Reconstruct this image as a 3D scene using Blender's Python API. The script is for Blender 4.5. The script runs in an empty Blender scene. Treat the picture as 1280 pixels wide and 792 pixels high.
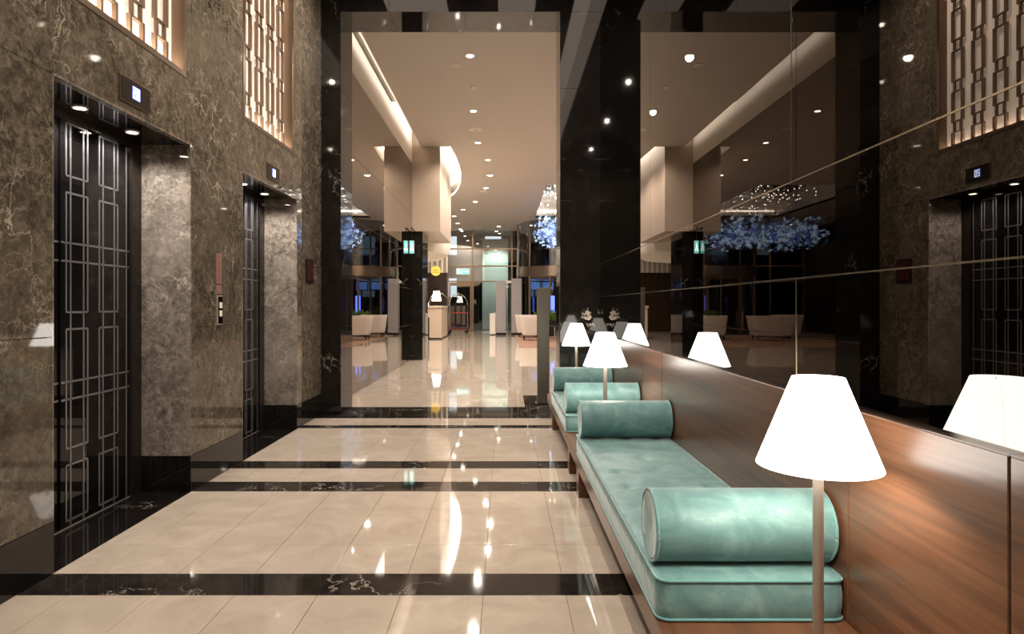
import bpy, math, random
from math import sin, cos, pi
from mathutils import Vector
random.seed(7)
sc = bpy.context.scene
col = sc.collection

# ------------------------------------------------------------------ camera, world, exposure
cam_d = bpy.data.cameras.new('camera'); cam = bpy.data.objects.new('camera', cam_d); col.objects.link(cam)
cam.location = (0, 0, 1.45); cam.rotation_euler = (pi/2, 0, 0)
cam_d.sensor_width = 36; cam_d.lens = 22.5
cam_d.shift_x = 9/1280; cam_d.shift_y = -14/1280
cam_d.clip_start = .05; cam_d.clip_end = 300
sc.camera = cam
w = bpy.data.worlds.new('night'); sc.world = w; w.use_nodes = True
w.node_tree.nodes['Background'].inputs[0].default_value = (.010, .016, .035, 1)
w.node_tree.nodes['Background'].inputs[1].default_value = .6
sc.view_settings.view_transform = 'Standard'; sc.view_settings.look = 'None'
sc.view_settings.gamma = 1; sc.view_settings.use_curve_mapping = False
sc.view_settings.exposure = 0.95
sc.cycles.max_bounces = 10; sc.cycles.glossy_bounces = 7; sc.cycles.diffuse_bounces = 5
sc.cycles.transparent_max_bounces = 12
sc.cycles.sample_clamp_indirect = 6
WARM = (1, .87, .75); NEUT = (1, .90, .80)
HALL_W, LOBBY_W, NICHE_W, LAMP_W = 800, 540, 16, 17

# ------------------------------------------------------------------ materials
class NT:
    def __init__(s, name):
        s.m = bpy.data.materials.new(name); s.m.use_nodes = True
        s.n = s.m.node_tree.nodes; s.l = s.m.node_tree.links
        s.b = s.n['Principled BSDF']
    def node(s, t, **kw):
        n = s.n.new('ShaderNode' + t)
        for k, v in kw.items():
            if k in n.inputs: n.inputs[k].default_value = v
            else: setattr(n, k, v)
        return n
    def link(s, a, b): s.l.new(a, b)
    def pos(s, scale=(1, 1, 1), obj=False):
        if obj: o = s.node('TexCoord').outputs['Object']
        else: o = s.node('NewGeometry').outputs['Position']
        mp = s.node('Mapping'); mp.inputs['Scale'].default_value = scale
        s.link(o, mp.inputs['Vector']); return mp.outputs[0]
    def noise(s, v, scale, detail=4, rough=.55, dist=0):
        n = s.node('TexNoise', Scale=scale, Detail=detail, Roughness=rough, Distortion=dist)
        s.link(v, n.inputs['Vector']); return n.outputs['Fac']
    def ramp(s, f, stops):
        r = s.node('ValToRGB'); e = r.color_ramp.elements
        while len(e) < len(stops): e.new(.5)
        for i, (p, c) in enumerate(stops):
            e[i].position = p; e[i].color = (*c, 1) if len(c) == 3 else c
        s.link(f, r.inputs[0]); return r.outputs[0]
    def mix(s, f, a, b, mode='MIX'):
        n = s.node('Mix', data_type='RGBA', blend_type=mode)
        for i, x in ((0, f), (6, a), (7, b)):
            if hasattr(x, 'is_output'): s.link(x, n.inputs[i])
            elif i == 0: n.inputs[0].default_value = x
            else: n.inputs[i].default_value = (*x, 1)
        return n.outputs[2]
    def math(s, op, a, b=0):
        n = s.node('Math', operation=op)
        for i, x in ((0, a), (1, b)):
            if hasattr(x, 'is_output'): s.link(x, n.inputs[i])
            else: n.inputs[i].default_value = x
        return n.outputs[0]
    def bump(s, h, strength=.2, dist=.01):
        b = s.node('Bump', Strength=strength, Distance=dist); s.link(h, b.inputs['Height'])
        s.link(b.outputs[0], s.b.inputs['Normal'])
    def set(s, **kw):
        for k, v in kw.items():
            k = k.replace('_', ' ')
            if hasattr(v, 'is_output'): s.link(v, s.b.inputs[k])
            else: s.b.inputs[k].default_value = (*v, 1) if isinstance(v, tuple) and len(v) == 3 else v
        return s.m

def plain(name, c, rough=.5, metal=0, **kw):
    t = NT(name); return t.set(Base_Color=c, Roughness=rough, Metallic=metal, **kw)
def emit(name, c, s):
    t = NT(name); return t.set(Base_Color=(0, 0, 0), Emission_Color=c, Emission_Strength=s, Roughness=.5)
BL = (0, 0, 0); WH = (1, 1, 1)

def brown_marble(name, dark, mid, light, vein):
    t = NT(name); v = t.pos()
    big = t.noise(v, 1.3, 5, .6, .6); fine = t.noise(v, 19, 9, .80, .7)
    med = t.noise(v, 6.5, 8, .72, 1.0)
    f2 = t.math('ADD', t.math('MULTIPLY', fine, .62), t.math('MULTIPLY', med, .38))
    c1 = t.ramp(f2, [(.42, dark), (.50, mid), (.585, light)])
    c2 = t.mix(t.ramp(big, [(.35, BL), (.70, (.6, .6, .6))]), c1, light)
    # hairline veins
    warp = t.node('TexNoise', Scale=2.6, Detail=6); t.link(v, warp.inputs['Vector'])
    wv = t.node('VectorMath', operation='MULTIPLY_ADD'); t.link(warp.outputs['Color'], wv.inputs[0])
    wv.inputs[1].default_value = (1.5, 1.5, 1.5); t.link(v, wv.inputs[2])
    masks = []
    for sc_, w_ in ((1.15, .013), (3.7, .028)):
        vo = t.node('TexVoronoi', Scale=sc_, feature='DISTANCE_TO_EDGE'); t.link(wv.outputs[0], vo.inputs['Vector'])
        masks.append(t.ramp(vo.outputs['Distance'], [(0, WH), (w_, BL)]))
    gate = t.ramp(t.noise(v, 2.1, 3), [(.44, BL), (.64, WH)])
    m = t.math('MULTIPLY', t.math('MAXIMUM', masks[0], t.math('MULTIPLY', masks[1], .6)), gate)
    c3 = t.mix(t.math('MULTIPLY', m, .75), c2, vein)
    return t.set(Base_Color=c3, Roughness=.035, IOR=1.5)

def black_marble(name, rough=.035, gate=(.56, .70), base=(.0075, .0065, .006), hz_=.07):
    t = NT(name); v = t.pos()
    warp = t.node('TexNoise', Scale=1.6, Detail=7, Roughness=.65); t.link(v, warp.inputs['Vector'])
    wv = t.node('VectorMath', operation='MULTIPLY_ADD'); t.link(warp.outputs['Color'], wv.inputs[0])
    wv.inputs[1].default_value = (1.3, 1.3, 1.3); t.link(v, wv.inputs[2])
    vo = t.node('TexVoronoi', Scale=1.25, feature='DISTANCE_TO_EDGE'); t.link(wv.outputs[0], vo.inputs['Vector'])
    a = t.ramp(vo.outputs['Distance'], [(0, WH), (.006, (.2, .2, .2)), (.016, BL)])
    g = t.ramp(t.noise(v, 1.7, 4), [(gate[0], BL), (gate[1], WH)])
    haze = t.ramp(t.noise(v, 5, 6, .7, .8), [(.45, BL), (.75, (hz_, hz_, hz_))])
    c = t.mix(haze, base, (.12, .10, .09))
    c = t.mix(t.math('MULTIPLY', a, g), c, (.55, .48, .42))
    if rough == .035:   # one large pale vein cluster in the pier slab
        ds = t.node('VectorMath', operation='DISTANCE'); t.link(v, ds.inputs[0]); ds.inputs[1].default_value = (1.15, 8.54, 1.30)
        sp = t.ramp(ds.outputs['Value'], [(.06, WH), (.15, BL)])
        v2 = t.node('TexVoronoi', Scale=1.7, feature='DISTANCE_TO_EDGE'); t.link(wv.outputs[0], v2.inputs['Vector'])
        c = t.mix(t.math('MULTIPLY', sp, t.ramp(v2.outputs['Distance'], [(.012, WH), (.045, BL)])), c, (.55, .49, .40))
    return t.set(Base_Color=c, Roughness=rough, IOR=1.5)

def beige_stone():
    t = NT('cream_marble_tile'); v = t.pos(); oi = t.node('ObjectInfo')
    n = t.noise(v, 3.2, 6, .6, 1.2); f = t.noise(v, 40, 3)
    c = t.ramp(n, [(.3, (.42, .355, .29)), (.55, (.50, .43, .355)), (.8, (.59, .515, .43))])
    c = t.mix(t.math('MULTIPLY', f, .16), c, (.35, .285, .22))
    c = t.mix(t.math('MULTIPLY', oi.outputs['Random'], .22), c, (.39, .325, .26))
    return t.set(Base_Color=c, Roughness=.035, IOR=1.55)

def wood(name, a, b, rough=.32, sc_=(22, .7, 22)):
    t = NT(name); v = t.pos(sc_)
    n = t.noise(v, 1.0, 7, .62, .7); n2 = t.noise(t.pos((70, 2.2, 70)), 1.0, 4, .6)
    c = t.ramp(n, [(.30, a), (.50, tuple((x+y)/2 for x, y in zip(a, b))), (.70, b)])
    c = t.mix(t.math('MULTIPLY', n2, .35), c, tuple(x*.45 for x in a))
    t.bump(n2, .06, .002)
    return t.set(Base_Color=c, Roughness=rough, Coat_Weight=.25, Coat_Roughness=.2)

def velvet():
    t = NT('teal_velvet'); v = t.pos((1, 1, 1))
    n = t.noise(v, 5.5, 5, .62, 1.1); n2 = t.noise(t.pos((3, 16, 3)), 2.0, 4, .6, .8)
    c = t.ramp(n, [(.28, (.075, .185, .190)), (.5, (.135, .285, .290)), (.74, (.27, .445, .445))])
    c = t.mix(t.math('MULTIPLY', n2, .35), c, (.19, .31, .305))
    t.bump(n2, .30, .012)
    return t.set(Base_Color=c, Roughness=.50, Sheen_Weight=.55, Sheen_Roughness=.35, Sheen_Tint=(.93, 1, .99), Specular_IOR_Level=.35)

def glass_pane(name, tint=(.85, .9, .92), refl=.08):
    t = NT(name); out = t.n['Material Output']
    tr = t.node('BsdfTransparent'); tr.inputs[0].default_value = (*tint, 1)
    gl = t.node('BsdfGlossy', Roughness=.0); gl.inputs[0].default_value = (1, 1, 1, 1)
    lw = t.node('Fresnel', IOR=1.6); mx = t.node('MixShader')
    f = t.math('MAXIMUM', lw.outputs[0], refl)
    t.link(f, mx.inputs[0]); t.link(tr.outputs[0], mx.inputs[1]); t.link(gl.outputs[0], mx.inputs[2])
    t.link(mx.outputs[0], out.inputs[0]); return t.m

BROWN = brown_marble('brown_marble', (.022, .018, .0125), (.080, .065, .046), (.19, .160, .118), (.62, .54, .42))
BROWN_LIT = brown_marble('brown_marble_lit', (.060, .049, .040), (.145, .122, .100), (.30, .26, .22), (.58, .52, .45))  # lighter copy of the brown marble; niche light on the reveals put into colour
BLACK = black_marble('black_marble')
BLACKF = black_marble('black_marble_floor', .04, (.44, .58), (.014, .012, .010), .26)
CREAM = beige_stone()
WOOD = wood('walnut', (.068, .028, .014), (.215, .092, .043))
VELVET = velvet()
PIPING = plain('teal_piping', (.11, .29, .29), .55, Sheen_Weight=.5)
MIRROR = plain('smoked_mirror', (.165, .150, .136), .0, 1)
LMIRROR = plain('bronze_mirror', (.34, .305, .275), .012, 1)
DARKGAP = plain('dark_joint', (.012, .010, .008), .6)
GROUT = plain('tile_joint', (.16, .105, .065), .7)
GOLD = plain('brass_strip', (.62, .54, .40), .25, 1)
STEEL = plain('brushed_steel', (.52, .47, .40), .38, .75)
SILVER = plain('silver_inlay', (.42, .42, .46), .30, .8)
BRONZE = plain('bronze', (.17, .115, .075), .35, .8)
BRONZEL = plain('light_bronze', (.17, .110, .070), .4, .5)
BGLASS = plain('black_glass', (.006, .0055, .006), .02, 0, IOR=1.45)
BLACKM = plain('black_metal', (.012, .011, .010), .3)
PLASTER = plain('beige_plaster', (.56, .455, .36), .75)
PLASTERW = plain('white_plaster', (.80, .74, .67), .7)
CEIL = plain('lobby_ceiling_paint', (.51, .455, .40), .6)
CREAMLAC = plain('cream_panel', (.60, .47, .36), .35)
LATBACK = plain('pale_lit_backing', (.80, .72, .64), .5, Emission_Color=(1, .86, .73), Emission_Strength=.20)
SHADE = emit('lamp_shade_glow', (1, .93, .83), 4.2)
BULB = emit('bulb_glow', (1, .9, .75), 25)
LENS = emit('downlight_lens', (1, .90, .76), 22)
COVE = emit('cove_light', (1, .90, .78), 8)
TUBE = emit('screen_tube_light', (1, .88, .76), 130)
BLUELED = emit('blue_led', (.22, .28, 1), 1.3)
BLUELED2 = emit('pale_led', (.72, .80, 1), 2.2)
GLASS = glass_pane('clear_glass', (.74, .78, .77), .18)
DGLASS = glass_pane('dark_glass', (.34, .38, .42), .10)
WHITEF = plain('white_upholstery', (.66, .58, .51), .8, Sheen_Weight=.2)
RUG = plain('brown_rug', (.26, .145, .09), .9)
CHROME = plain('chrome', (.75, .72, .68), .12, 1)

# ------------------------------------------------------------------ mesh helpers
class MB:
    def __init__(s): s.v = []; s.f = []
    def box(s, x0, x1, y0, y1, z0, z1, ch=0):
        b = len(s.v)
        if ch <= 0:
            s.v += [(x, y, z) for z in (z0, z1) for y in (y0, y1) for x in (x0, x1)]
            for q in ((0, 2, 3, 1), (4, 5, 7, 6), (0, 1, 5, 4), (2, 6, 7, 3), (0, 4, 6, 2), (1, 3, 7, 5)):
                s.f.append(tuple(b+i for i in q))
        else:
            idx = {}
            for ix, x in enumerate((x0, x1)):
                for iy, y in enumerate((y0, y1)):
                    for iz, z in enumerate((z0, z1)):
                        cx, cy, cz = x+(ch if ix == 0 else -ch), y+(ch if iy == 0 else -ch), z+(ch if iz == 0 else -ch)
                        for a, p in ((0, (x, cy, cz)), (1, (cx, y, cz)), (2, (cx, cy, z))):
                            idx[(ix, iy, iz, a)] = len(s.v); s.v.append(p)
            def fc(l): s.f.append(tuple(idx[k] for k in l))
            for i in (0, 1):
                o = [(0, 0), (0, 1), (1, 1), (1, 0)]
                if i == 1: o = o[::-1]
                fc([(i, a, b_, 0) for a, b_ in reversed(o)][::-1]); fc([(b_, i, a, 1) for a, b_ in o]); fc([(a, b_, i, 2) for a, b_ in o])
            for i in (0, 1):
                for j in (0, 1):
                    fc([(i, j, 0, 0), (i, j, 1, 0), (i, j, 1, 1), (i, j, 0, 1)])
                    fc([(i, 0, j, 0), (i, 1, j, 0), (i, 1, j, 2), (i, 0, j, 2)])
                    fc([(0, i, j, 1), (1, i, j, 1), (1, i, j, 2), (0, i, j, 2)])
                    for k in (0, 1): fc([(i, j, k, 0), (i, j, k, 1), (i, j, k, 2)])
        return s
    def lathe(s, prof, n=32, c=(0, 0, 0), axis='z', a0=0, a1=2*pi, cap=True):
        b = len(s.v); full = abs(a1-a0-2*pi) < 1e-6; m = n if full else n+1
        for (r, h) in prof:
            for i in range(m):
                a = a0+(a1-a0)*i/n
                if axis == 'z': p = (c[0]+r*cos(a), c[1]+r*sin(a), c[2]+h)
                elif axis == 'x': p = (c[0]+h, c[1]+r*cos(a), c[2]+r*sin(a))
                else: p = (c[0]+r*cos(a), c[1]+h, c[2]+r*sin(a))
                s.v.append(p)
        for j in range(len(prof)-1):
            for i in range(n):
                i2 = (i+1) % m
                s.f.append((b+j*m+i, b+j*m+i2, b+(j+1)*m+i2, b+(j+1)*m+i))
        if cap and full:
            if prof[0][0] > 1e-4: s.f.append(tuple(b+i for i in reversed(range(m))))
            if prof[-1][0] > 1e-4: s.f.append(tuple(b+(len(prof)-1)*m+i for i in range(m)))
        return s
    def tube(s, pts, r, n=8, closed=False):
        pts = [Vector(p) for p in pts]; N = len(pts); b = len(s.v)
        up = Vector((0, 0, 1))
        for i, p in enumerate(pts):
            if closed: d = pts[(i+1) % N]-pts[i-1]
            else: d = pts[min(i+1, N-1)]-pts[max(i-1, 0)]
            d.normalize()
            a = d.cross(up)
            if a.length < .05: a = d.cross(Vector((1, 0, 0)))
            a.normalize(); c = a.cross(d)
            rr = r[i] if isinstance(r, (list, tuple)) else r
            for k in range(n):
                t = 2*pi*k/n; s.v.append(tuple(p+(a*cos(t)+c*sin(t))*rr))
        for i in range(N if closed else N-1):
            i2 = (i+1) % N
            for k in range(n):
                k2 = (k+1) % n
                s.f.append((b+i*n+k, b+i*n+k2, b+i2*n+k2, b+i2*n+k))
        if not closed:
            s.f.append(tuple(b+k for k in reversed(range(n)))); s.f.append(tuple(b+(N-1)*n+k for k in range(n)))
        return s
    def poly(s, pts, z0, z1):
        b = len(s.v); n = len(pts)
        s.v += [(x, y, z0) for x, y in pts]+[(x, y, z1) for x, y in pts]
        s.f.append(tuple(b+i for i in reversed(range(n)))); s.f.append(tuple(b+n+i for i in range(n)))
        for i in range(n): s.f.append((b+i, b+(i+1) % n, b+n+(i+1) % n, b+n+i))
        return s
    def quad(s, *p):
        b = len(s.v); s.v += list(p); s.f.append(tuple(range(b, b+len(p)))); return s
    def mesh(s, name, mat, smooth=False):
        import bmesh
        me = bpy.data.meshes.new(name); me.from_pydata(s.v, [], s.f); me.update()
        bm = bmesh.new(); bm.from_mesh(me); bmesh.ops.recalc_face_normals(bm, faces=bm.faces); bm.to_mesh(me); bm.free()
        if mat: me.materials.append(mat)
        if smooth:
            me.polygons.foreach_set('use_smooth', [True]*len(me.polygons))
            me.set_sharp_from_angle(angle=math.radians(38))
        return me
    def build(s, name, mat, parent=None, smooth=False):
        o = bpy.data.objects.new(name, s.mesh(name, mat, smooth)); col.objects.link(o)
        if parent: o.parent = parent
        return o
def bx(name, mat, parent, x0, x1, y0, y1, z0, z1, ch=0):
    return MB().box(x0, x1, y0, y1, z0, z1, ch).build(name, mat, parent)
def empty(name, loc=(0, 0, 0), rz=0):
    o = bpy.data.objects.new(name, None); col.objects.link(o); o.location = loc; o.rotation_euler.z = rz
    o.empty_display_size = .1; return o
def tag(o, label=None, cat=None, group=None, kind=None):
    if label: o['label'] = label
    if cat: o['category'] = cat
    if group: o['group'] = group
    if kind: o['kind'] = kind
    return o
def struct(o, label=None): return tag(o, label, kind='structure')
def copy_tree(o, parent=None):
    c = o.copy(); col.objects.link(c); c.parent = parent
    for ch in list(o.children): copy_tree(ch, c)
    return c
def spot(parent, power, size=130, blend=.6, color=WARM, loc=(0, 0, 0), r=.05, rot=(0, 0, 0)):
    d = bpy.data.lights.new('downlight_beam', 'SPOT'); d.energy = power; d.spot_size = math.radians(size); d.spot_blend = blend
    d.color = color; d.shadow_soft_size = r
    o = bpy.data.objects.new('beam', d); col.objects.link(o); o.location = loc; o.rotation_euler = rot; o.parent = parent; return o
def downlight(loc, label, group, power, r=.07, size=140, color=WARM, lens=LENS):
    e = empty('downlight', loc); tag(e, label, 'downlight', group)
    MB().lathe([(r*1.0, -.002), (r*1.0, -.008), (r*1.35, -.008), (r*1.35, 0), (r*1.0, -.002)], 20).build('trim_ring', PLASTERW, e, True)
    MB().lathe([(.001, -.004), (r*.98, -.004)], 16, cap=False).build('lens', lens, e)
    if power: spot(e, power, size, .5, color, (0, 0, -.03), r)
    return e

# ------------------------------------------------------------------ dimensions
XW = -2.45          # left marble wall
XM = 1.275          # smoked mirror wall
XWD = 1.245         # wood panelling face
YP, YPB = 8.54, 9.18   # portal front and back
XJ0, XJ1 = -2.188, .737
ZL = 5.37           # portal soffit
ZC = 6.0            # hall ceiling
ZLC = 5.70          # lobby ceiling
XLM = -2.48         # lobby left mirror
YB0 = -2.6          # back of the hall
N1, N2 = (3.468, 5.006), (5.98, 7.56)
ZN = 2.71; XD = -2.87
TW = .4155; TX0 = -.108
G = .0012

# ------------------------------------------------------------------ hall floor
floor = struct(bx('floor', GROUT, None, -3.0, 1.4, YB0, YPB, -.12, -.004))
bands = [(.70, .96), (2.50, 2.776), (3.209, 3.468), (5.006, 5.282), (5.714, 5.98), (7.59, 7.785)]
rows = [(YB0, -1.5), (-1.5, -.81), (-.81, -.12), (-.12, .70), (.96, 1.385), (1.385, 2.08), (2.08, 2.50), (2.776, 3.209), (3.468, 3.885), (3.885, 4.579), (4.579, 5.006),
        (5.282, 5.714), (5.98, 6.40), (6.40, 7.09), (7.09, 7.59), (7.785, 8.26)]
xs = [TX0+TW*k for k in range(-6, 5)]
def xcells(x0, x1, seams):
    c = [x0]+[x for x in seams if x0+.02 < x < x1-.02]+[x1]
    return list(zip(c[:-1], c[1:]))
for (y0, y1) in rows:
    for (a, b) in xcells(XW, XWD, xs):
        bx('tile', CREAM, floor, a+G, b-G, y0+G, y1-G, -.03, 0, .0012)
bseams = [-.5235+1.2465*k for k in range(-3, 4)]
for (y0, y1) in bands:
    for (a, b) in xcells(XW, XWD, bseams):
        bx('marble_band', BLACKF, floor, a+G, b-G, y0+G, y1-G, -.03, 0, .0012)
for (a, b) in xcells(XW, XJ1+.55, bseams):
    bx('marble_band', BLACKF, floor, a+G, b-G, 8.26+G, YPB-G, -.03, 0, .0012)
for (y0, y1) in (N1, N2):
    for (a, b) in ((y0, (y0+y1)/2), ((y0+y1)/2, y1)):
        bx('niche_slab', BLACK, floor, XD-.1, XW-G, a+G, b-G, -.03, 0, .0012)

# ------------------------------------------------------------------ left wall with slabs
wl = struct(bx('wall_left', DARKGAP, None, -3.3, -3.15, YB0, YP, 0, ZC))
def slab(y0, y1, z0, z1, mat=BROWN, par=wl, x0=XW-.06, x1=XW):
    return bx('marble_slab', mat, par, x0, x1, y0+G, y1-G, z0+G, z1-G, .002)
def backing(y0, y1, z0, z1): bx('wall_backing', DARKGAP, wl, -3.2, XW-.06, y0, y1, z0, z1)
BH = .28
W1, W2 = (3.50, 4.91), (5.99, 7.40); ZW0, ZW1 = 3.20, 5.60
pil = [(YB0, N1[0]), (N1[1], N2[0]), (N2[1], YP)]
for (a, b) in pil:
    backing(a, b, 0, ZC)
    cuts = [a]
    while b-cuts[-1] > 1.3: cuts.append(cuts[-1]+1.014)
    cuts.append(b)
    for y0, y1 in zip(cuts[:-1], cuts[1:]):
        for z0, z1 in ((BH, 1.28), (1.28, ZN), (ZN, 4.35), (4.35, ZC)): slab(y0, y1, z0, z1)
for (n, wn) in ((N1, W1), (N2, W2)):
    backing(n[0], n[1], ZN+.06, ZW0-.02); backing(n[0], n[1], ZW1+.02, ZC)
    slab(n[0], n[1], ZN, ZW0); slab(n[0], n[1], ZW1, ZC)
    slab(n[0], wn[0], ZW0, ZW1); slab(wn[1], n[1], ZW0, ZW1)
    bx('marble_slab', BLACK, wl, XD-.1, XW-.002, n[0], n[1], ZN-.004, ZN+.05)              # niche soffit
    bx('marble_edge', BROWN_LIT, wl, XW-.05, XW+.001, n[0], n[1], ZN-.010, ZN+.004)
    for (ya, yb) in ((n[0]-.04, n[0]+.012), (n[1]-.012, n[1]+.04)):                                     # niche reveals
        bx('marble_slab', BROWN_LIT, wl, XD-.06, XW-.002, ya, yb, BH, ZN-.005)
        bx('marble_base', BLACK, wl, XD-.06, XW-.002, ya, yb, 0, BH-G)
bl = struct(bx('baseboard_left', BLACK, None, XW-.055, XW+.0, YB0, N1[0], 0, BH-G, .002))
for (a, b) in pil[1:]: bx('marble_base', BLACK, bl, XW-.055, XW, a+G, b-G, 0, BH-G, .002)

# ------------------------------------------------------------------ elevator doors
def elevator(idx, n, label):
    d = struct(empty('door_%d' % idx), label)
    y0, y1 = n[0]+.01, n[1]-.01; ya, yb = y0+.125, y1-.13; zt = 2.655; seam = ya+(4.115-3.603)/(4.866-3.603)*(yb-ya)
    f = MB().box(XD-.08, XD+.035, y0, ya, 0.001, ZN-.006).box(XD-.08, XD+.035, yb, y1, 0.001, ZN-.006).box(XD-.08, XD+.035, ya, yb, zt, ZN-.006)
    f.build('door_frame', plain('door_frame_bronze', (.030, .023, .018), .15, .4) if idx == 1 else bpy.data.materials['door_frame_bronze'], d)
    bx('sill', STEEL, d, XD+.0135, XD+.024, ya, yb, .001, .005)
    off = n[0]-N1[0]+(n[1]-n[0]-(N1[1]-N1[0]))*.5
    colsY = [c+off for c in (3.760, 4.275, 4.615)]
    segs = [(2.645, 2.30), (2.19, 1.408), (1.296, .517), (.407, .045)]
    hz = (1.862, 1.742, .952, .838)
    for k, (pa, pb, xo) in enumerate(((ya, seam-.001, 0.0), (seam+.001, yb, .012))):
        p = bx('door_panel', BGLASS, d, XD-.05, XD+xo, pa, pb, .008, zt-.002)
        m = MB(); t = .0065; x0, x1 = XD+xo-.002, XD+xo+.003
        cs = [c for c in colsY if pa < c < pb]
        for c in cs:
            for dy in (-.065, .065): m.box(x0, x1, c+dy-t, c+dy+t, .012, 2.645)
            for (zt_, zb_) in segs:
                for dy in (-.107, .107): m.box(x0, x1, c+dy-t, c+dy+t, zb_, zt_)
                for z in (zt_, zb_): m.box(x0, x1, c-.107, c+.107, z-t, z+t)
        for z in hz: m.box(x0, x1, pa+.004, pb-.004, z-t, z+t)
        e = pb-.035
        if k == 1: m.box(x0, x1, e-t, e+t, .012, 2.645)
        m.build('silver_inlay', SILVER, p)
    return d
elevator(1, N1, 'black glass elevator door with silver line pattern, nearest one')
elevator(2, N2, 'black glass elevator door with silver line pattern, farther one')

for n, nm, nn in ((N1, 'nearer', 'nearest'), (N2, 'farther', 'farther')):
    for k, f in enumerate((.38, .75)):
        downlight((-2.69, n[0]+f*(n[1]-n[0]), ZN-.004), '%s of two downlights above the %s elevator door' % (('left' if k == 0 else 'right'), nm), 'elevator niche downlights', NICHE_W, .035, 150, (1, .92, .85))

# ------------------------------------------------------------------ lattice screens
def lattice(idx, wn, label):
    d = struct(empty('window_%d' % idx), label)
    y0, y1 = wn
    bx('pale_backing', LATBACK, d, -2.565, -2.540, y0-.02, y1+.02, ZW0-.02, ZW1+.02)
    f = MB()
    f.box(-2.54, XW+.004, y0, y0+.035, ZW0, ZW1).box(-2.54, XW+.004, y1-.035, y1, ZW0, ZW1)
    f.box(-2.514, XW+.004, y0+.035, y1-.035, ZW0, ZW0+.042).box(-2.54, XW+.004, y0+.035, y1-.035, ZW1-.05, ZW1)
    f.box(-2.54, -2.514, y0+.035, y1-.035, ZW0, ZW0+.012)
    f.build('frame', BRONZE, d)
    bx('tube_light', TUBE, d, -2.536, -2.520, y0+.06, y1-.06, ZW0+.014, ZW0+.034)
    t = .012; hw = .076; per = .308; ncol = 4; ym = (y0+y1)/2-.012
    def unit(h, link):
        m = MB()
        m.box(0, .030, -hw-t, -hw+t, 0, h).box(0, .030, hw-t, hw+t, 0, h)
        m.box(.0, .030, -hw+t, hw-t, h-.012, h).box(.0, .030, -hw+t, hw-t, 0, .012)
        if link: m.box(.004, .026, -.052-t, -.052+t, h, h+.108).box(.004, .026, .052-t, .052+t, h, h+.108)
        return m.mesh('lattice_frame', BRONZEL)
    z0, z1 = ZW0+.042, ZW1-.05
    cuts = [z0, 3.40]
    while cuts[-1] < z1: cuts.append(cuts[-1]+.455)
    meshes = {}
    for q in range(len(cuts)-1):
        za = cuts[q]+(.108 if q else 0); zb = min(cuts[q+1], z1); link = cuts[q+1]+.11 < z1
        if zb-za < .06: continue
        key = (round(zb-za, 3), link)
        if key not in meshes: meshes[key] = unit(zb-za, link)
        for c in range(ncol):
            o = bpy.data.objects.new('lattice_frame', meshes[key]); col.objects.link(o); o.parent = d
            o.location = (-2.522, ym+(c-(ncol-1)/2)*per, za)
    return d
lattice(1, W1, 'backlit bronze lattice screen above the nearest elevator')
lattice(2, W2, 'backlit bronze lattice screen above the farther elevator')

# ------------------------------------------------------------------ floor indicators, call panel, plaques
for n, nm in ((N1, 'nearest'), (N2, 'farther')):
    yb = n[0]+.59+(n[1]-n[0]-1.538)*.3
    e = empty('floor_indicator', (XW, yb, 2.765)); tag(e, 'dark floor indicator with blue lit display above the %s elevator' % nm, 'indicator', 'elevator floor indicators')
    bx('housing', BRONZE, e, -.002, .012, 0, .35, 0, .165, .002)
    bx('face_plate', plain('indicator_face', (.02, .016, .014), .12) if nm == 'nearest' else bpy.data.materials['indicator_face'], e, .012, .014, .008, .342, .008, .157)
    s = bx('display', BLUELED, e, .0142, .0155, .130, .215, .042, .125)
    m = MB()
    for (a, b, c_, d_) in ((.135, .168, .112, .120), (.135, .168, .080, .088), (.135, .168, .047, .055), (.160, .168, .080, .120), (.135, .143, .047, .088),
                           (.178, .210, .112, .120), (.178, .210, .047, .055), (.178, .186, .047, .120), (.202, .210, .047, .120)):
        m.box(.0155, .0165, a, b, c_, d_)
    m.build('lit_segments', BLUELED2, s)
e = empty('call_panel', (XW, 5.43, 1.285)); tag(e, 'steel call button panel on the brown pillar between the elevators', 'button panel')
bx('plate', STEEL, e, -.001, .010, 0, .105, 0, .255, .003)
bx('inset', BGLASS, e, .010, .012, .022, .100, .012, .243)
for z in (.075, .145): bx('button', emit('button_glow', (1, .85, .6), .35) if z < .1 else bpy.data.materials['button_glow'], e, .012, .018, .040, .082, z, z+.05, .002)
e = empty('notice_plaque', (XW, 5.43, 1.553)); tag(e, 'tall pinkish notice plaque above the call button panel', 'plaque')
pk = plain('pink_print', (.30, .165, .135), .35)
bx('plate', pk, e, -.001, .006, 0, .095, .085, .345, .001); bx('lower_plate', pk, e, -.001, .006, 0, .095, 0, .075, .001)
m = MB()
for k in range(11): m.box(.006, .0066, .012, .083-.02*(k % 3 == 0), .105+k*.021, .113+k*.021)
m.build('print_lines', plain('pink_print_lines', (.20, .10, .085), .5), e)
e = empty('wall_plaque', (XW, 7.86, 1.735)); tag(e, 'small dark red plaque on the wall before the black marble portal', 'plaque')
bx('frame', BLACKM, e, -.001, .012, 0, .30, 0, .30, .003); bx('panel', plain('dark_red_panel', (.055, .016, .014), .25), e, .012, .016, .03, .285, .03, .28, .001)

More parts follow.
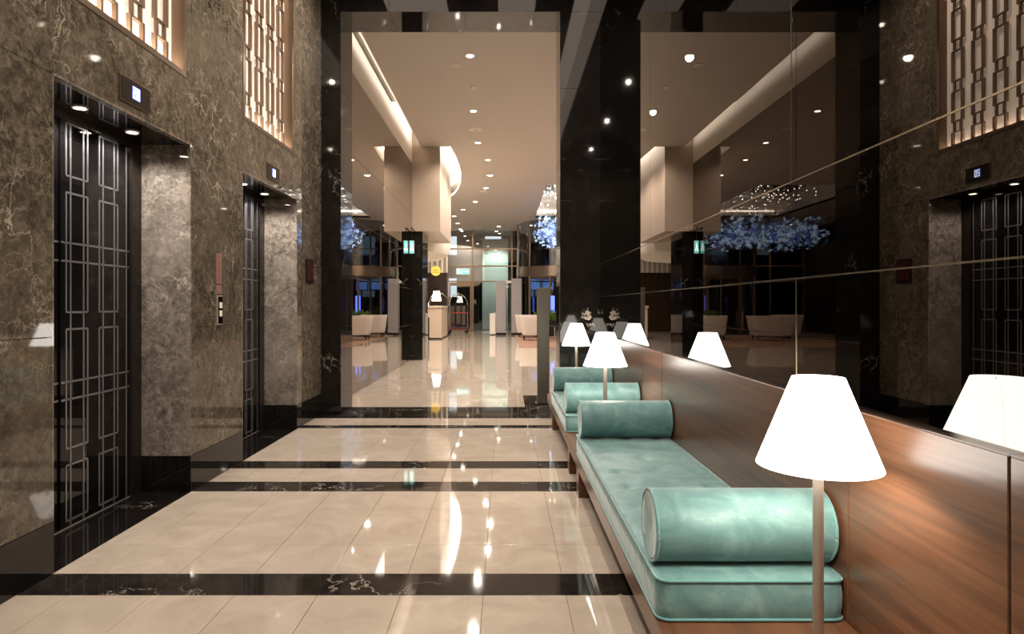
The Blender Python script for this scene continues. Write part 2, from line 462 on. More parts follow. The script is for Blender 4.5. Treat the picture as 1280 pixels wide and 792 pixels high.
# ------------------------------------------------------------------ hall ceiling, back wall
ce = struct(bx('ceiling', BLACK, None, -3.3, 1.6, YB0, YPB, ZC, ZC+.1))
LUMI = emit('luminous_ceiling_strip', (1, .80, .66), 1.4)
for (a, b, ya) in ((-1.79, -.87, 4.0), (-.10, .46, 7.0), (1.04, XM-.004, YB0+.2)):
    bx('ceiling_panel', LUMI, ce, a, b, ya, YP-.25, ZC-.05, ZC-.001, .004)
struct(bx('wall_back', BROWN, None, -3.3, 1.6, YB0-.15, YB0, 0, ZC))
k = 0
for y, wy_ in ((-1.2, 'behind the camera'), (1.6, 'over the nearest floor band'), (4.3, 'over the nearest elevator'), (6.9, 'close to the portal')):
    for x, wx_ in ((-1.45, 'on the elevator side'), (.08, 'on the mirror side')):
        k += 1
        downlight((x, y, ZC-.052), 'hall ceiling downlight %s, %s' % (wy_, wx_), 'elevator hall downlights', HALL_W/8, .036, 160)

# ------------------------------------------------------------------ portal (far wall of the hall)
wf = struct(bx('wall_far', DARKGAP, None, -3.3, XW-.01, YP+.03, YPB, 0, ZC))
def pbox(nm, a, b, y0, y1, z0, z1): return bx(nm, BLACK, wf, a+.0008, b-.0008, y0, y1, z0+.0008, z1-.0008, .0015)
zc = [0, .95, 1.9, 2.85, 3.40, 4.35, ZL]
for z0, z1 in zip(zc[:-1], zc[1:]):
    pbox('marble_slab', XW-.05, XJ0, YP, YPB, z0, z1)
    pbox('marble_slab', XJ1, XM+.05, YP, YPB, z0, z1)
xl = [XW-.05, -1.55, -.55, .40, XM+.05]
for a, b in zip(xl[:-1], xl[1:]): pbox('marble_slab', a, b, YP, YPB, ZL, ZC)

# ------------------------------------------------------------------ right wall: mirrors and walnut panels
wr = struct(bx('wall_right', DARKGAP, None, XM+.02, XM+.2, YB0, YP-.0, 0, ZC))
ZWT = 1.083
my = [YB0, .05, 2.80, 5.62, YP]
for (z0, z1) in ((ZWT-.01, 1.567), (1.573, 1.997), (2.003, ZC)):
    for a, b in zip(my[:-1], my[1:]):
        bx('mirror_panel', MIRROR, wr, XM, XM+.02, a+.002, b-.002, z0, z1)
for z in (1.57, 2.0): bx('mirror_joint', GOLD, wr, XM-.002, XM+.015, YB0, YP-.001, z-.003, z+.003)  # bright metal strips stand in for light caught on chamfered mirror edges
bx('mirror_joint', GOLD, wr, XM-.002, XM+.015, 2.797, 2.803, ZWT, 1.567)
bx('mirror_joint', DARKGAP, wr, XM-.001, XM+.015, 2.847, 2.851, 2.003, ZC)
wy = [YB0, -1.15, 1.58, 2.32, 5.07, 5.80, 7.66, YP]
for a, b in zip(wy[:-1], wy[1:]):
    bx('walnut_panel', WOOD, wr, XWD, XM-.002, a+.003, b-.003, 0, ZWT-.004, .003)
    bx('walnut_ledge', plain('dark_ledge', (.03, .018, .011), .25) if a == YB0 else bpy.data.materials['dark_ledge'], wr, XWD+.002, XM-.001, a+.001, b-.001, ZWT-.004, ZWT)

# ------------------------------------------------------------------ benches, mattresses, bolsters
XB0, XB1 = .552, 1.243
def bench(y0, y1, legs, label):
    e = empty('bench', (XB0, y0, 0)); tag(e, label, 'bench', 'walnut benches along the mirror wall')
    L = y1-y0; Wd = XB1-XB0
    bx('top_board', WOOD, e, .0, Wd, 0, L, .272, .302, .002)
    bx('front_rail', WOOD, e, .002, .03, .002, L-.002, .205, .272, .002)
    bx('end_rail', WOOD, e, .03, Wd, .002, .03, .205, .272, .002); bx('end_rail', WOOD, e, .03, Wd, L-.03, L-.002, .205, .272, .002)
    for ly in legs:
        for lx in (.004, Wd-.09): bx('leg', WOOD, e, lx, lx+.08, ly-y0, ly-y0+.14, 0, .272, .002)
    return e
bench(1.585, 5.065, (1.75, 4.83), 'long walnut bench under the nearest teal mattress')
bench(5.075, 8.35, (5.52, 7.46), 'walnut bench under the farther teal mattress, near the portal')

def rrect(w_, l_, r, step=.03):
    pts = []
    def line(a, b):
        n = max(1, int(math.hypot(b[0]-a[0], b[1]-a[1])/step))
        for i in range(n): pts.append((a[0]+(b[0]-a[0])*i/n, a[1]+(b[1]-a[1])*i/n))
    def arc(cx, cy, a0):
        for i in range(5): t = a0+pi/2*i/5; pts.append((cx+r*cos(t), cy+r*sin(t)))
    line((r, 0), (w_-r, 0)); arc(w_-r, r, -pi/2); line((w_, r), (w_, l_-r)); arc(w_-r, l_-r, 0)
    line((w_-r, l_), (r, l_)); arc(r, l_-r, pi/2); line((0, l_-r), (0, r)); arc(r, r, pi)
    return pts
def mattress(y0, y1, label):
    e = empty('mattress', (XB0+.006, y0, .302)); tag(e, label, 'mattress', 'teal velvet bench mattresses')
    Wd, L, H = XB1-XB0-.012, y1-y0, .156
    o = rrect(Wd, L, .045); n = len(o); cx, cy = Wd/2, L/2
    m = MB()
    tufts = [(Wd*(i+.5)/3, .22+j*(L-.44)/max(1, round((L-.44)/.33)) + (.0)) for j in range(round((L-.44)/.33)+1) for i in range(3)]
    def top(x, y, s):
        z = H+.010*(1-s**6)
        for tx, ty in tufts:
            d2 = (x-tx)**2+(y-ty)**2
            if d2 < .03: z -= .020*math.exp(-d2/.0014)
        z += .0022*sin(y*37+sin(x*9)*1.3)*(1-s**8)
        return z
    rings = []
    for (zz, ins) in ((.0, .008), (.012, 0), (.05, -.004), (.09, -.005), (H-.012, 0)):
        rings.append([(x+(cx-x)/max(abs(cx-x), 1e-6)*ins*min(1, abs(cx-x)/.1), y+(cy-y)/max(abs(cy-y), 1e-6)*ins*min(1, abs(cy-y)/.1), zz) for x, y in o])
    NR = 22
    for k in range(NR):
        s = 1-.985*(k+.5)/NR if k else .985
        rings.append([(cx+(x-cx)*s, cy+(y-cy)*s, top(cx+(x-cx)*s, cy+(y-cy)*s, s) if k else H-.003) for x, y in o])
    for r_ in rings: m.v += r_
    for a in range(len(rings)-1):
        for i in range(n): m.f.append((a*n+i, a*n+(i+1) % n, (a+1)*n+(i+1) % n, (a+1)*n+i))
    m.f.append(tuple((len(rings)-1)*n+i for i in range(n))); m.f.append(tuple(reversed(range(n))))
    m.build('cushion', VELVET, e, True)
    for z, off in ((.008, .002), (H-.008, .002)):
        MB().tube([(x+(x-cx)/Wd*2*off, y+(y-cy)/L*2*off, z) for x, y in o], .0055, 8, True).build('piping', PIPING, e, True)
    return e
mattress(2.325, 4.985, 'long teal velvet mattress on the nearest walnut bench')
mattress(5.80, 7.64, 'teal velvet mattress on the farther bench near the portal')
def bolster(yc, label):
    R = .135; e = empty('bolster_cushion', (XB0+.012, yc, .4635)); tag(e, label, 'bolster', 'teal velvet bolster cushions')
    L = XB1-XB0-.022; m = MB()
    prof = [(.001, .012), (.05, .008), (.10, .003), (R-.012, .0), (R-.002, .006), (R, .02), (R*1.004, L*.25), (R*1.006, L*.5), (R*1.004, L*.75), (R, L-.02), (R-.002, L-.006), (R-.012, L), (.10, L-.003), (.05, L-.008), (.001, L-.012)]
    m.lathe(prof, 56, (0, 0, R), 'x', cap=False)
    m.v = [(x, y*(1.02), max(z, .004)) for x, y, z in m.v]
    m.build('roll', VELVET, e, True)
    for x in (.004, L-.004):
        MB().tube([(x, 1.02*(R-.001)*cos(t), R+(R-.001)*sin(t)) for t in [2*pi*i/48 for i in range(48)]], .0055, 8, True).build('piping', PIPING, e, True)
    return e
bolster(2.50, 'teal bolster at the near end of the nearest mattress, lit by the lamp')
bolster(4.83, 'teal bolster at the far end of the nearest mattress')
bolster(5.96, 'teal bolster at the near end of the farther mattress')
bolster(7.46, 'teal bolster at the far end of the farther mattress')

# ------------------------------------------------------------------ table lamps on the benches
def bench_lamp(x, y, label):
    e = empty('table_lamp', (x, y, .302)); tag(e, label, 'lamp', 'white cone lamps on the benches')
    zb, zt, rb, rt = .947-.302, 1.225-.302, .184, .077
    MB().lathe([(.001, 0), (.085, 0), (.085, .008), (.078, .014), (.022, .018), (.001, .018)], 32, cap=False).build('base', STEEL, e, True)
    MB().lathe([(.0165, .016), (.0165, zb-.12), (.0155, zb), (.012, zb+.06), (.001, zb+.06)], 24).build('pole', STEEL, e, True)
    sh = MB().lathe([(rb-.002, zb), (rb, zb), (rt, zt), (rt-.003, zt), (rb-.004, zb+.001)], 56, cap=False).build('lamp_shade', SHADE, e, True)
    a = -1.0
    m = MB().quad(*[(r_*cos(t), r_*sin(t), z) for r_, z, t in ((rb+.0006, zb, a), (rb+.0006, zb, a+.012), (rt+.0006, zt, a+.025), (rt+.0006, zt, a))])
    m.build('seam', emit('shade_seam', (1, .93, .83), 3) if 'shade_seam' not in bpy.data.materials else bpy.data.materials['shade_seam'], sh)
    MB().lathe([(.001, -.03), (.022, -.022), (.03, 0), (.022, .024), (.001, .032)], 16, (0, 0, zb+.11), cap=False).build('bulb', BULB, e, True)
    m = MB()
    for k in range(3): t = k*2*pi/3; m.tube([(0, 0, zt-.02), (rt*.99*cos(t), rt*.99*sin(t), zt-.006)], .0018, 6)
    m.build('spider', STEEL, e)
    d = bpy.data.lights.new('lamp_bulb_light', 'POINT'); d.energy = LAMP_W; d.color = (1, .84, .66); d.shadow_soft_size = .05
    o = bpy.data.objects.new('bulb_light', d); col.objects.link(o); o.parent = e; o.location = (0, 0, zb+.11)
    return e
bench_lamp(.989, 2.02, 'white cone-shaded lamp in front of the nearest bolster, largest of three')
bench_lamp(.844, 5.38, 'white cone-shaded lamp between the two teal mattresses')
bench_lamp(.907, 8.12, 'white cone-shaded lamp by the marble pier, farthest of three')

# ================================================================== LOBBY
fl = struct(bx('floor_lobby', CREAM, None, -9, 9.5, YPB, 36.4, -.1, 0))
bx('floor_dark_patch', BLACKF, fl, .29, 1.6, YPB+.002, 10.36, -.02, .0015)  # black marble rectangle on the floor just behind the portal
struct(tag(bx('rug', RUG, None, .50, 6.2, 22.3, 31.4, .0005, .012, .003), 'brown rug under the white lobby sofas'))

# ceiling with cove gap and coffer
cl = struct(empty('ceiling_lobby'))
CX0, CX1, CY0, CY1 = 1.47, 5.6, 22.5, 30.9
notch = [(-2.24, 17.1), (-1.46, 17.1), (-1.40, 18.2), (-1.385, 19.4), (-1.41, 20.6), (-1.50, 21.9), (-1.66, 23.1), (-1.90, 24.3), (-2.25, 25.4), (-2.8, 26.5), (-3.5, 27.3), (-4.3, 27.7), (-9, 27.7)]
MB().poly([(-2.24, YPB), (CX0, YPB), (CX0, 36.4), (-9, 36.4)]+notch[::-1], ZLC, ZLC+.10).build('ceiling_plane', CEIL, cl)
for r_ in ((CX0, 9.5, YPB, CY0), (CX0, 9.5, CY1, 36.4), (CX1, 9.5, CY0, CY1)): bx('ceiling_plane', CEIL, cl, r_[0], r_[1], r_[2], r_[3], ZLC, ZLC+.10)
bx('roof_slab', PLASTERW, cl, -9, 9.5, YPB-.0, 36.4, 6.62, 6.7)
m = MB().box(CX0-.03, CX0, CY0, CY1, ZLC+.001, 6.5).box(CX1, CX1+.03, CY0, CY1, ZLC+.001, 6.5).box(CX0, CX1, CY0-.03, CY0, ZLC+.001, 6.5).box(CX0, CX1, CY1, CY1+.03, ZLC+.001, 6.5).box(CX0, CX1, CY0, CY1, 6.45, 6.5)
m.build('coffer', PLASTERW, cl)
m = MB().box(CX0+.005, CX0+.04, CY0+.1, CY1-.1, ZLC+.30, ZLC+.34).box(CX0+.1, CX1-.1, CY1-.04, CY1-.005, ZLC+.30, ZLC+.34)
m.build('coffer_light', emit('coffer_glow', (1, .92, .82), 5), cl)
# cove along the bronze mirror
bx('cove_top', PLASTERW, cl, XLM, -2.2, YPB, 17.1, 6.12, 6.16)
bx('cove_light_strip', COVE, cl, -2.20, -2.14, YPB+.3, 17.0, ZLC+.11, ZLC+.15)
MB().poly([(-1.2, 17.2), (-1.15, 20.6), (-1.3, 22.3), (-1.6, 24.2), (-2.2, 26.2), (-3.2, 27.6), (-3.6, 24.5), (-2.2, 23.2), (-1.80, 21.6), (-1.72, 20.4), (-1.72, 17.2)], 6.35, 6.38).build('cove_light_panel', COVE, cl)
for k, x in enumerate((-2.462, -2.435, -2.395)):
    bx('air_slot', BLACKM, cl, x-.005, x+.005, YPB+.45, 13.9, ZLC+.185, ZLC+.20)
bx('air_grille', PLASTERW, cl, XLM, -2.345, YPB, 14.0, ZLC+.20, ZLC+.22)

# left wall of the lobby: bronze mirror panels
ll = struct(bx('wall_lobby_left', PLASTERW, None, XLM-.2, XLM-.012, YPB, 17.1, 0, 6.5))
my = [YPB, 11.6, 14.3, 17.1]; mz = [0, .95, 1.9, 2.85, 3.9, 5.25]
for a, b in zip(my[:-1], my[1:]):
    for z0, z1 in zip(mz[:-1], mz[1:]): bx('mirror_panel', LMIRROR, ll, XLM-.012, XLM, a+.003, b-.003, z0+.003, z1-.003)
bx('cove_wall', PLASTERW, ll, XLM-.012, XLM, YPB, 17.1, 5.26, 6.5)

# reception block, drum and column
blk = struct(tag(bx('wall_reception_block', plain('bulkhead_veneer', (.41, .325, .255), .4), None, XLM-.2, -1.73, 17.12, 20.4, 3.44, 6.6, .004), 'beige bulkhead hanging above the black marble column'))
dr = struct(empty('trim_1', (-4.05, 21.6, 0)), 'white curved drum over the reception desk')
R = 2.22
MB().lathe([(.01, 2.96), (R-.9, 2.96), (R-.35, 3.02), (R-.1, 3.16), (R, 3.42), (R, 6.6)], 72, cap=False).build('drum', PLASTERW, dr, True)
c = empty('marble_column', (XLM, 17.12, 0)); tag(c, 'square black marble column beside the reception desk', 'column')
for z0, z1 in ((0, 1.15), (1.15, 2.3), (2.3, 3.44)): bx('marble_slab', BLACK, c, -.15, .28, 0, 1.18, z0+.001, z1-.001, .002)

# back and side walls
wb = struct(bx('wall_lobby_back', wood('dark_panel', (.02, .012, .008), (.06, .035, .02), .3, (9, 9, .6)), None, -9, -3.25, 35.9, 36.2, 0, 3.3))
wc = empty('curtain', (-6.1, 35.8, 3.3)); tag(wc, 'pale pleated curtain behind the reception drum', 'curtain')
m = MB(); N = 120
for i in range(N+1):
    x = -2.9+5.8*i/N; y = .05*sin(i*1.1); m.v += [(x, y, 0), (x, y, 2.38), (x, y+.02, 0), (x, y+.02, 2.38)]
for i in range(N):
    a = i*4; m.f += [(a, a+4, a+5, a+1), (a+2, a+3, a+7, a+6)]
m.build('pleats', plain('curtain_cloth', (.62, .55, .45), .8), wc, True)
struct(bx('wall_lobby_right', wood('lobby_dark_wood', (.015, .010, .007), (.04, .025, .016), .25, (9, 9, .6)), None, 9.3, 9.5, YPB, 36.2, 0, ZLC))
struct(bx('wall_lobby_reception', wood('reception_wood', (.03, .018, .010), (.09, .05, .03), .3, (9, 9, .6)), None, -9.2, -9, 17.1, 36.2, 0, ZLC))
struct(bx('wall_lobby_front', BROWN, None, XM+.2, 9.5, YPB-.2, YPB-.02, 0, 6.6))
struct(bx('wall_lobby_step', BROWN, None, -9, XLM-.2, 16.9, 17.1, 0, 6.6))

# glass facade
gw = struct(empty('window_3', (0, 36, 0)), 'tall night-dark glass facade with bronze mullions at the lobby end')
MULL = plain('mullion_bronze', (.30, .22, .15), .35, .7)
vx = [-3.2, -1.80, .40, 2.6, 5.0, 7.4, 9.3]; hz = [0, 2.82, 3.68, 4.65, 5.70]
for x in vx: bx('mullion', MULL, gw, x-.045, x+.045, -.06, .06, 0, 5.70, .004)
for z in hz[1:-1]:
    for a, b in zip(vx[:-1], vx[1:]): bx('transom', MULL, gw, a+.045, b-.045, -.05, .05, z-.04, z+.04, .004)
for i, (a, b) in enumerate(zip(vx[:-1], vx[1:])):
    for j, (z0, z1) in enumerate(zip(hz[:-1], hz[1:])):
        if i == 0 and j == 0: continue
        bx('pane', GLASS if i < 2 else DGLASS, gw, a+.045, b-.045, -.008, .008, z0+(.04 if j else .06), z1-.04)
gd = struct(empty('door_3', (-2.5, 35.95, 0)), 'bronze framed glass exit door in the glass facade')
for x in (-.63, .55): bx('stile', MULL, gd, x, x+.08, -.04, .04, .01, 2.76, .004)
bx('head', MULL, gd, -.55, .55, -.04, .04, 2.58, 2.76, .004); bx('bottom_rail', MULL, gd, -.55, .55, -.04, .04, .01, .14, .004)
bx('pane', GLASS, gd, -.55, .55, -.008, .008, .14, 2.58); bx('push_bar', plain('red_bar', (.35, .03, .03), .4), gd, -.5, .5, -.09, -.06, 1.02, 1.08, .005)
e = empty('exit_sign', (-2.35, 35.93, 3.20)); tag(e, 'pale green exit sign above the glass door', 'exit sign')
bx('hanger', MULL, e, -.02, .02, 0, .03, .33, .445); bx('housing', PLASTERW, e, -.38, .38, -.02, .03, 0, .34, .006); f_ = bx('face', emit('exit_green', (.25, .8, .62), .7), e, -.35, .35, -.024, -.02, .03, .31)
m = MB().box(-.30, -.20, -.027, -.024, .06, .28).box(.02, .30, -.027, -.024, .14, .20).lathe([(.001, 0), (.035, 0)], 12, (-.08, -.026, .24), 'y', cap=False).box(-.11, -.05, -.027, -.024, .07, .2)
m.build('pictogram', emit('exit_white', (.9, 1, .95), 1.2), f_)

# outside
struct(bx('ground', plain('night_paving', (.03, .03, .033), .6), None, -30, 30, 36.42, 80, -.12, -.02))
e = empty('street_building', (0, 52, -.02)); tag(e, 'dark street building seen through the glass facade', 'building')
bx('facade', plain('night_facade', (.05, .055, .065), .7), e, -24, 24, 0, 1, 0, 14)
wm = emit('far_window_glow', (.85, .9, 1), 1.0)
for i in range(9):
    for j in range(3):
        if (i*5+j*3) % 4 != 0: bx('lit_window', wm, e, -16+i*3.6, -16+i*3.6+1.3, -.03, 0, 2.2+j*3.4, 3.7+j*3.4)
e = empty('porch_wall', (-.55, 39.6, -.02)); tag(e, 'pale lit porch wall outside the glass facade', 'wall')
bx('panel', plain('porch_paint', (.55, .62, .56), .6), e, -.85, .75, 0, .2, 0, 5.6, .01)
downlight((-.5, 38.2, 5.9), 'unseen downlight added to light the porch wall', 'added outside lights', 800, .1, 120, (.95, 1, .93));  # added to brighten the porch wall; no such fitting is visible
struct(bx('ceiling_porch', PLASTER, None, -12, 12, 36.45, 41, 5.905, 6.0))
for i, x in enumerate((1.75, 2.55, 3.45)):
    e = empty('lit_screen', (x, 37.6, 2.35)); tag(e, 'blue-white lit screen outside the revolving door, %s of three' % ('left', 'middle', 'right')[i], 'screen', 'blue lit screens outside')
    bx('bezel', BLACKM, e, -.36, .36, .0, .06, 0, .80, .01); bx('picture', emit('screen_blue', (.32, .50, 1), 3.2) if i == 0 else bpy.data.materials['screen_blue'], e, -.32, .32, -.004, 0, .05, .75)
    bx('stand', BLACKM, e, -.04, .04, .02, .06, -2.37, 0)

# ------------------------------------------------------------------ lobby downlights (positions in the ceiling plane)
px = [(587.6, 69.6), (591.8, 138.6), (597.4, 178.3), (609.9, 199.7), (612.5, 219), (607.3, 234.8), (593.9, 252), (578.7, 261.8), (567.6, 270), (572, 279), (576, 286.6), (623.5, 282.8), (663.8, 281.5)]
ordn = ['nearest', 'second nearest', 'third nearest', 'fourth nearest', 'fifth nearest', 'sixth nearest', 'seventh nearest', 'eighth nearest', 'ninth nearest', 'tenth nearest', 'eleventh nearest']
for i, (x, y) in enumerate(px):
    Y = (ZLC-1.45)*800/(382-y); X = (x-631)*Y/800
    lab = ('%s bright downlight of the curved row in the lobby ceiling' % ordn[i]) if i < 11 else ('ceiling downlight in front of the %s' % ('glass facade' if i == 11 else 'revolving door'))
    downlight((X, min(Y, 35.6), ZLC), lab, 'lobby ceiling downlights', LOBBY_W*(.55 if i < 7 else .35), .065 if i < 4 else .09, 150)
for (X, Y, w_) in ((3.5, 12, 'behind the pier, left of two'), (6.5, 12, 'behind the pier, right of two'), (3.5, 17, 'before the chandelier, left of two'), (6.5, 17, 'before the chandelier, right of two'), (7.4, 23, 'right of the chandelier, nearer'), (7.4, 28, 'right of the chandelier, farther'), (4, 35.7, 'behind the revolving door'), (7.5, 33.5, 'in the far right corner')):
    downlight((X, Y, ZLC), 'side lobby ceiling downlight %s' % w_, 'side lobby downlights', LOBBY_W*.5, .08, 150)
for (x, y, r, nm) in ((569.8, 81, .08, 'smoke detector beside the nearest lobby downlight'), (592.8, 108.7, .07, 'flat white detector between the first two lobby downlights'), (594.4, 161.6, .16, 'large round ceiling speaker before the third lobby downlight'), (587.9, 174, .07, 'small detector beside the third lobby downlight'), (604, 239, .15, 'round ceiling speaker beside the sixth lobby downlight'), (598, 284.5, .2, 'round ceiling speaker near the glass facade')):
    Y = (ZLC-1.45)*800/(382-y); X = (x-631)*Y/800
    e = empty('ceiling_fitting', (X, min(Y, 35.5), ZLC)); tag(e, nm, 'speaker' if 'speaker' in nm else 'detector', 'round fittings in the lobby ceiling')
    MB().lathe([(.001, -.03), (r*.6, -.03), (r*.95, -.015), (r, 0), (.001, 0)], 24, cap=False).build('body', PLASTERW, e, True)
    MB().lathe([(.001, -.033), (r*.35, -.033), (r*.4, -.0295)], 16, cap=False).build('grille', PLASTER, e, True)

# ------------------------------------------------------------------ lobby furniture
e = empty('metal_post', (.57, 9.53, 0)); tag(e, 'tall plain grey metal post just behind the portal pier', 'post')
pm = plain('grey_bronze', (.20, .185, .15), .35, .7)
bx('body', pm, e, -.088, .088, -.09, .09, .012, 1.71, .004); bx('foot_plate', BLACKM, e, -.12, .12, -.12, .12, .0005, .012); bx('cap', STEEL, e, -.088, .088, -.09, .09, 1.71, 1.716)

e = empty('reception_desk', (-3.2, 29.1, 0)); tag(e, 'beige stone concierge desk with a dark vertical slot', 'desk')
bx('body', CREAMLAC, e, -.42, .47, -1.45, 1.4, .06, 1.36, .01); bx('top', CREAMLAC, e, -.46, .49, -1.5, 1.42, 1.36, 1.45, .006)
bx('plinth', BLACKM, e, -.40, .44, -1.42, 1.38, 0, .06); bx('slot', BLACKM, e, -.12, -.06, -1.456, -1.44, .07, .95)
e = empty('desk_lamp', (-3.05, 28.6, 1.45)); tag(e, 'small white-shaded lamp glowing on the concierge desk', 'lamp')
MB().lathe([(.001, 0), (.09, 0), (.09, .015), (.02, .03), (.016, .25), (.001, .25)], 20, cap=False).build('base', CHROME, e, True)
MB().lathe([(.21, .22), (.13, .66), (.128, .66), (.207, .22)], 28, cap=False).build('lamp_shade', emit('desk_shade', (1, .9, .72), 6), e, True)
for i, (x, y, d_) in enumerate(((-3.25, 31.6, 'nearer to the desk'), (-2.45, 33.6, 'in front of the glass door'))):
    e = empty('luggage_cart', (x, y, 0)); tag(e, 'chrome arched luggage cart %s' % d_, 'luggage cart', 'chrome luggage carts')
    bx('deck', plain('cart_carpet', (.10, .02, .02), .9) if i == 0 else bpy.data.materials['cart_carpet'], e, -.55, .55, -.3, .3, .22, .30, .02)
    for s_ in (-1, 1):
        pts = [(-.5, s_*.26, .30)]+[(-.5*cos(t), s_*.26*(1-.9*sin(t)), 1.45+.62*sin(t)) for t in [pi*k/14 for k in range(15)]]+[(.5, s_*.26, .30)]
        MB().tube(pts, .022, 8).build('arch', CHROME, e, True)
    bx('hanging_rail', CHROME, e, -.03, .03, -.05, .05, 2.03, 2.12, .01)
    MB().lathe([(.001, 0), (.03, .02), (.001, .06)], 12, (0, 0, 2.12), cap=False).build('finial', GOLD, e, True)
    for wx in (-.45, .45):
        for wy_ in (-.22, .22): MB().lathe([(.001, -.025), (.10, -.025), (.10, .025), (.001, .025)], 16, (wx, wy_, .10), 'y', cap=False).build('wheel', BLACKM, e, True)
        for wy_ in (-.22, .22): bx('caster_fork', CHROME, e, wx-.02, wx+.02, wy_-.03, wy_+.03, .12, .22)
e = empty('round_sign', (-2.99, 27.75, 2.96)); tag(e, 'round yellow sign on a thin post above the concierge desk', 'sign')
MB().lathe([(.001, -.03), (.21, -.03), (.21, .03), (.001, .03)], 36, axis='y', cap=False).build('disc', emit('sign_yellow', (1, .58, .08), .75), e, True)
m = MB()
for x0, x1, z0, z1 in ((-.11, .09, .02, .075), (-.14, .14, -.075, -.02)):
    xx = x0
    while xx < x1-.015:
        h = random.choice((.7, 1, .8)); m.box(xx, xx+.018, -.034, -.030, z0, z0+(z1-z0)*h); m.box(xx, xx+.03, -.034, -.030, z0, z0+.012); xx += .042
m.build('lettering', BLACKM, e)
MB().tube([(0, 0, -1.51), (0, 0, -.20)], .010, 6).build('post', BLACKM, e)
e = empty('hanging_exit_sign', (-2.405, 16.55, 2.80)); tag(e, 'small teal exit sign hanging in front of the black column', 'exit sign')
bx('housing', PLASTERW, e, -.058, .058, -.02, .02, 0, .33, .005); f_ = bx('face', emit('exit_teal', (.06, .62, .52), 1.3), e, -.05, .05, -.024, -.02, .012, .318)
m = MB().lathe([(.001, 0), (.018, 0)], 12, (.0, -.026, .26), 'y', cap=False).box(-.02, .02, -.027, -.024, .13, .23).box(-.04, -.015, -.027, -.024, .05, .13).box(.012, .036, -.027, -.024, .06, .13)
m.build('pictogram', emit('exit_teal_white', (.85, 1, 1), 2), f_); MB().tube([(0, 0, .33), (0, 0, .66)], .008, 6).build('rod', CHROME, e)
bx('bracket', CHROME, e, -.02, .02, -.02, .57, .645, .675)

# security gate, bin
e = empty('security_gate', (.20, 31.95, 0)); tag(e, 'grey walk-through security gate in front of the glass facade', 'gate')
gm = plain('gate_grey', (.36, .33, .32), .5)
bx('side_panel', gm, e, -.63, -.15, -.25, .25, .10, 2.70, .02); bx('side_panel', gm, e, .13, .64, -.25, .25, .10, 2.80, .02)
bx('foot', BLACKM, e, -.64, -.14, -.26, .26, 0, .10); bx('foot', BLACKM, e, .12, .65, -.26, .26, 0, .10)
bx('head_bar', PLASTERW, e, -.15, .13, -.08, .08, 2.58, 2.70, .01)
e = empty('white_bin', (-.60, 31.95, 0)); tag(e, 'low white box beside the grey security gate', 'box')
bx('body', PLASTERW, e, -.15, .14, -.2, .2, .04, 1.02, .01); bx('lid', PLASTERW, e, -.16, .15, -.21, .21, 1.025, 1.07, .008); bx('foot', BLACKM, e, -.14, .13, -.19, .19, 0, .04)

# revolving door
e = empty('revolving_door', (3.10, 33.55, 0)); tag(e, 'large cylindrical glass revolving door with a bronze band', 'revolving door')
R = 2.42
MB().lathe([(R-.3, 2.92), (R+.04, 2.92), (R+.04, 3.42), (R-.3, 3.42), (R-.3, 2.92)], 96, cap=False).build('band', plain('band_bronze', (.42, .33, .25), .25, .9), e, True)
for a0, a1 in ((pi*.62, pi*1.0), (pi*1.0, pi*1.38), (pi*1.38, pi*1.62), (pi*1.62, pi*2.0)):
    MB().lathe([(R, 3.42), (R, 5.69)], 14, a0=a0, a1=a1, cap=False).build('upper_glass', DGLASS, e, True)
for a0, a1 in ((pi*.75, pi*1.22), (pi*1.78, pi*2.25)):
    MB().lathe([(R, .04), (R, 2.92)], 20, a0=a0, a1=a1, cap=False).build('curved_glass', DGLASS, e, True)
for a in (pi*.75, pi*1.0, pi*1.22, pi*1.38, pi*1.62, pi*1.78, pi*2.0):
    x, y = R*cos(a), R*sin(a); bx('post', MULL, e, x-.04, x+.04, y-.04, y+.04, 0, 2.92 if a not in (pi*1.38, pi*1.62) else 2.92); bx('upper_post', MULL, e, x-.03, x+.03, y-.03, y+.03, 3.42, 5.69)
for k in range(3):
    a = .5+k*2*pi/3; m = MB(); c_, s_ = cos(a), sin(a)
    m.quad((.1*c_, .1*s_, .05), (2.3*c_, 2.3*s_, .05), (2.3*c_, 2.3*s_, 2.9), (.1*c_, .1*s_, 2.9)); wg = m.build('wing_glass', DGLASS, e)
    m = MB().tube([(2.3*c_, 2.3*s_, .03), (2.3*c_, 2.3*s_, 2.9)], .03, 6).tube([(.1*c_, .1*s_, .06), (2.3*c_, 2.3*s_, .06)], .04, 6); m.build('wing_frame', MULL, wg)
MB().lathe([(.1, 0), (.1, 2.92)], 20).build('core', MULL, e, True)

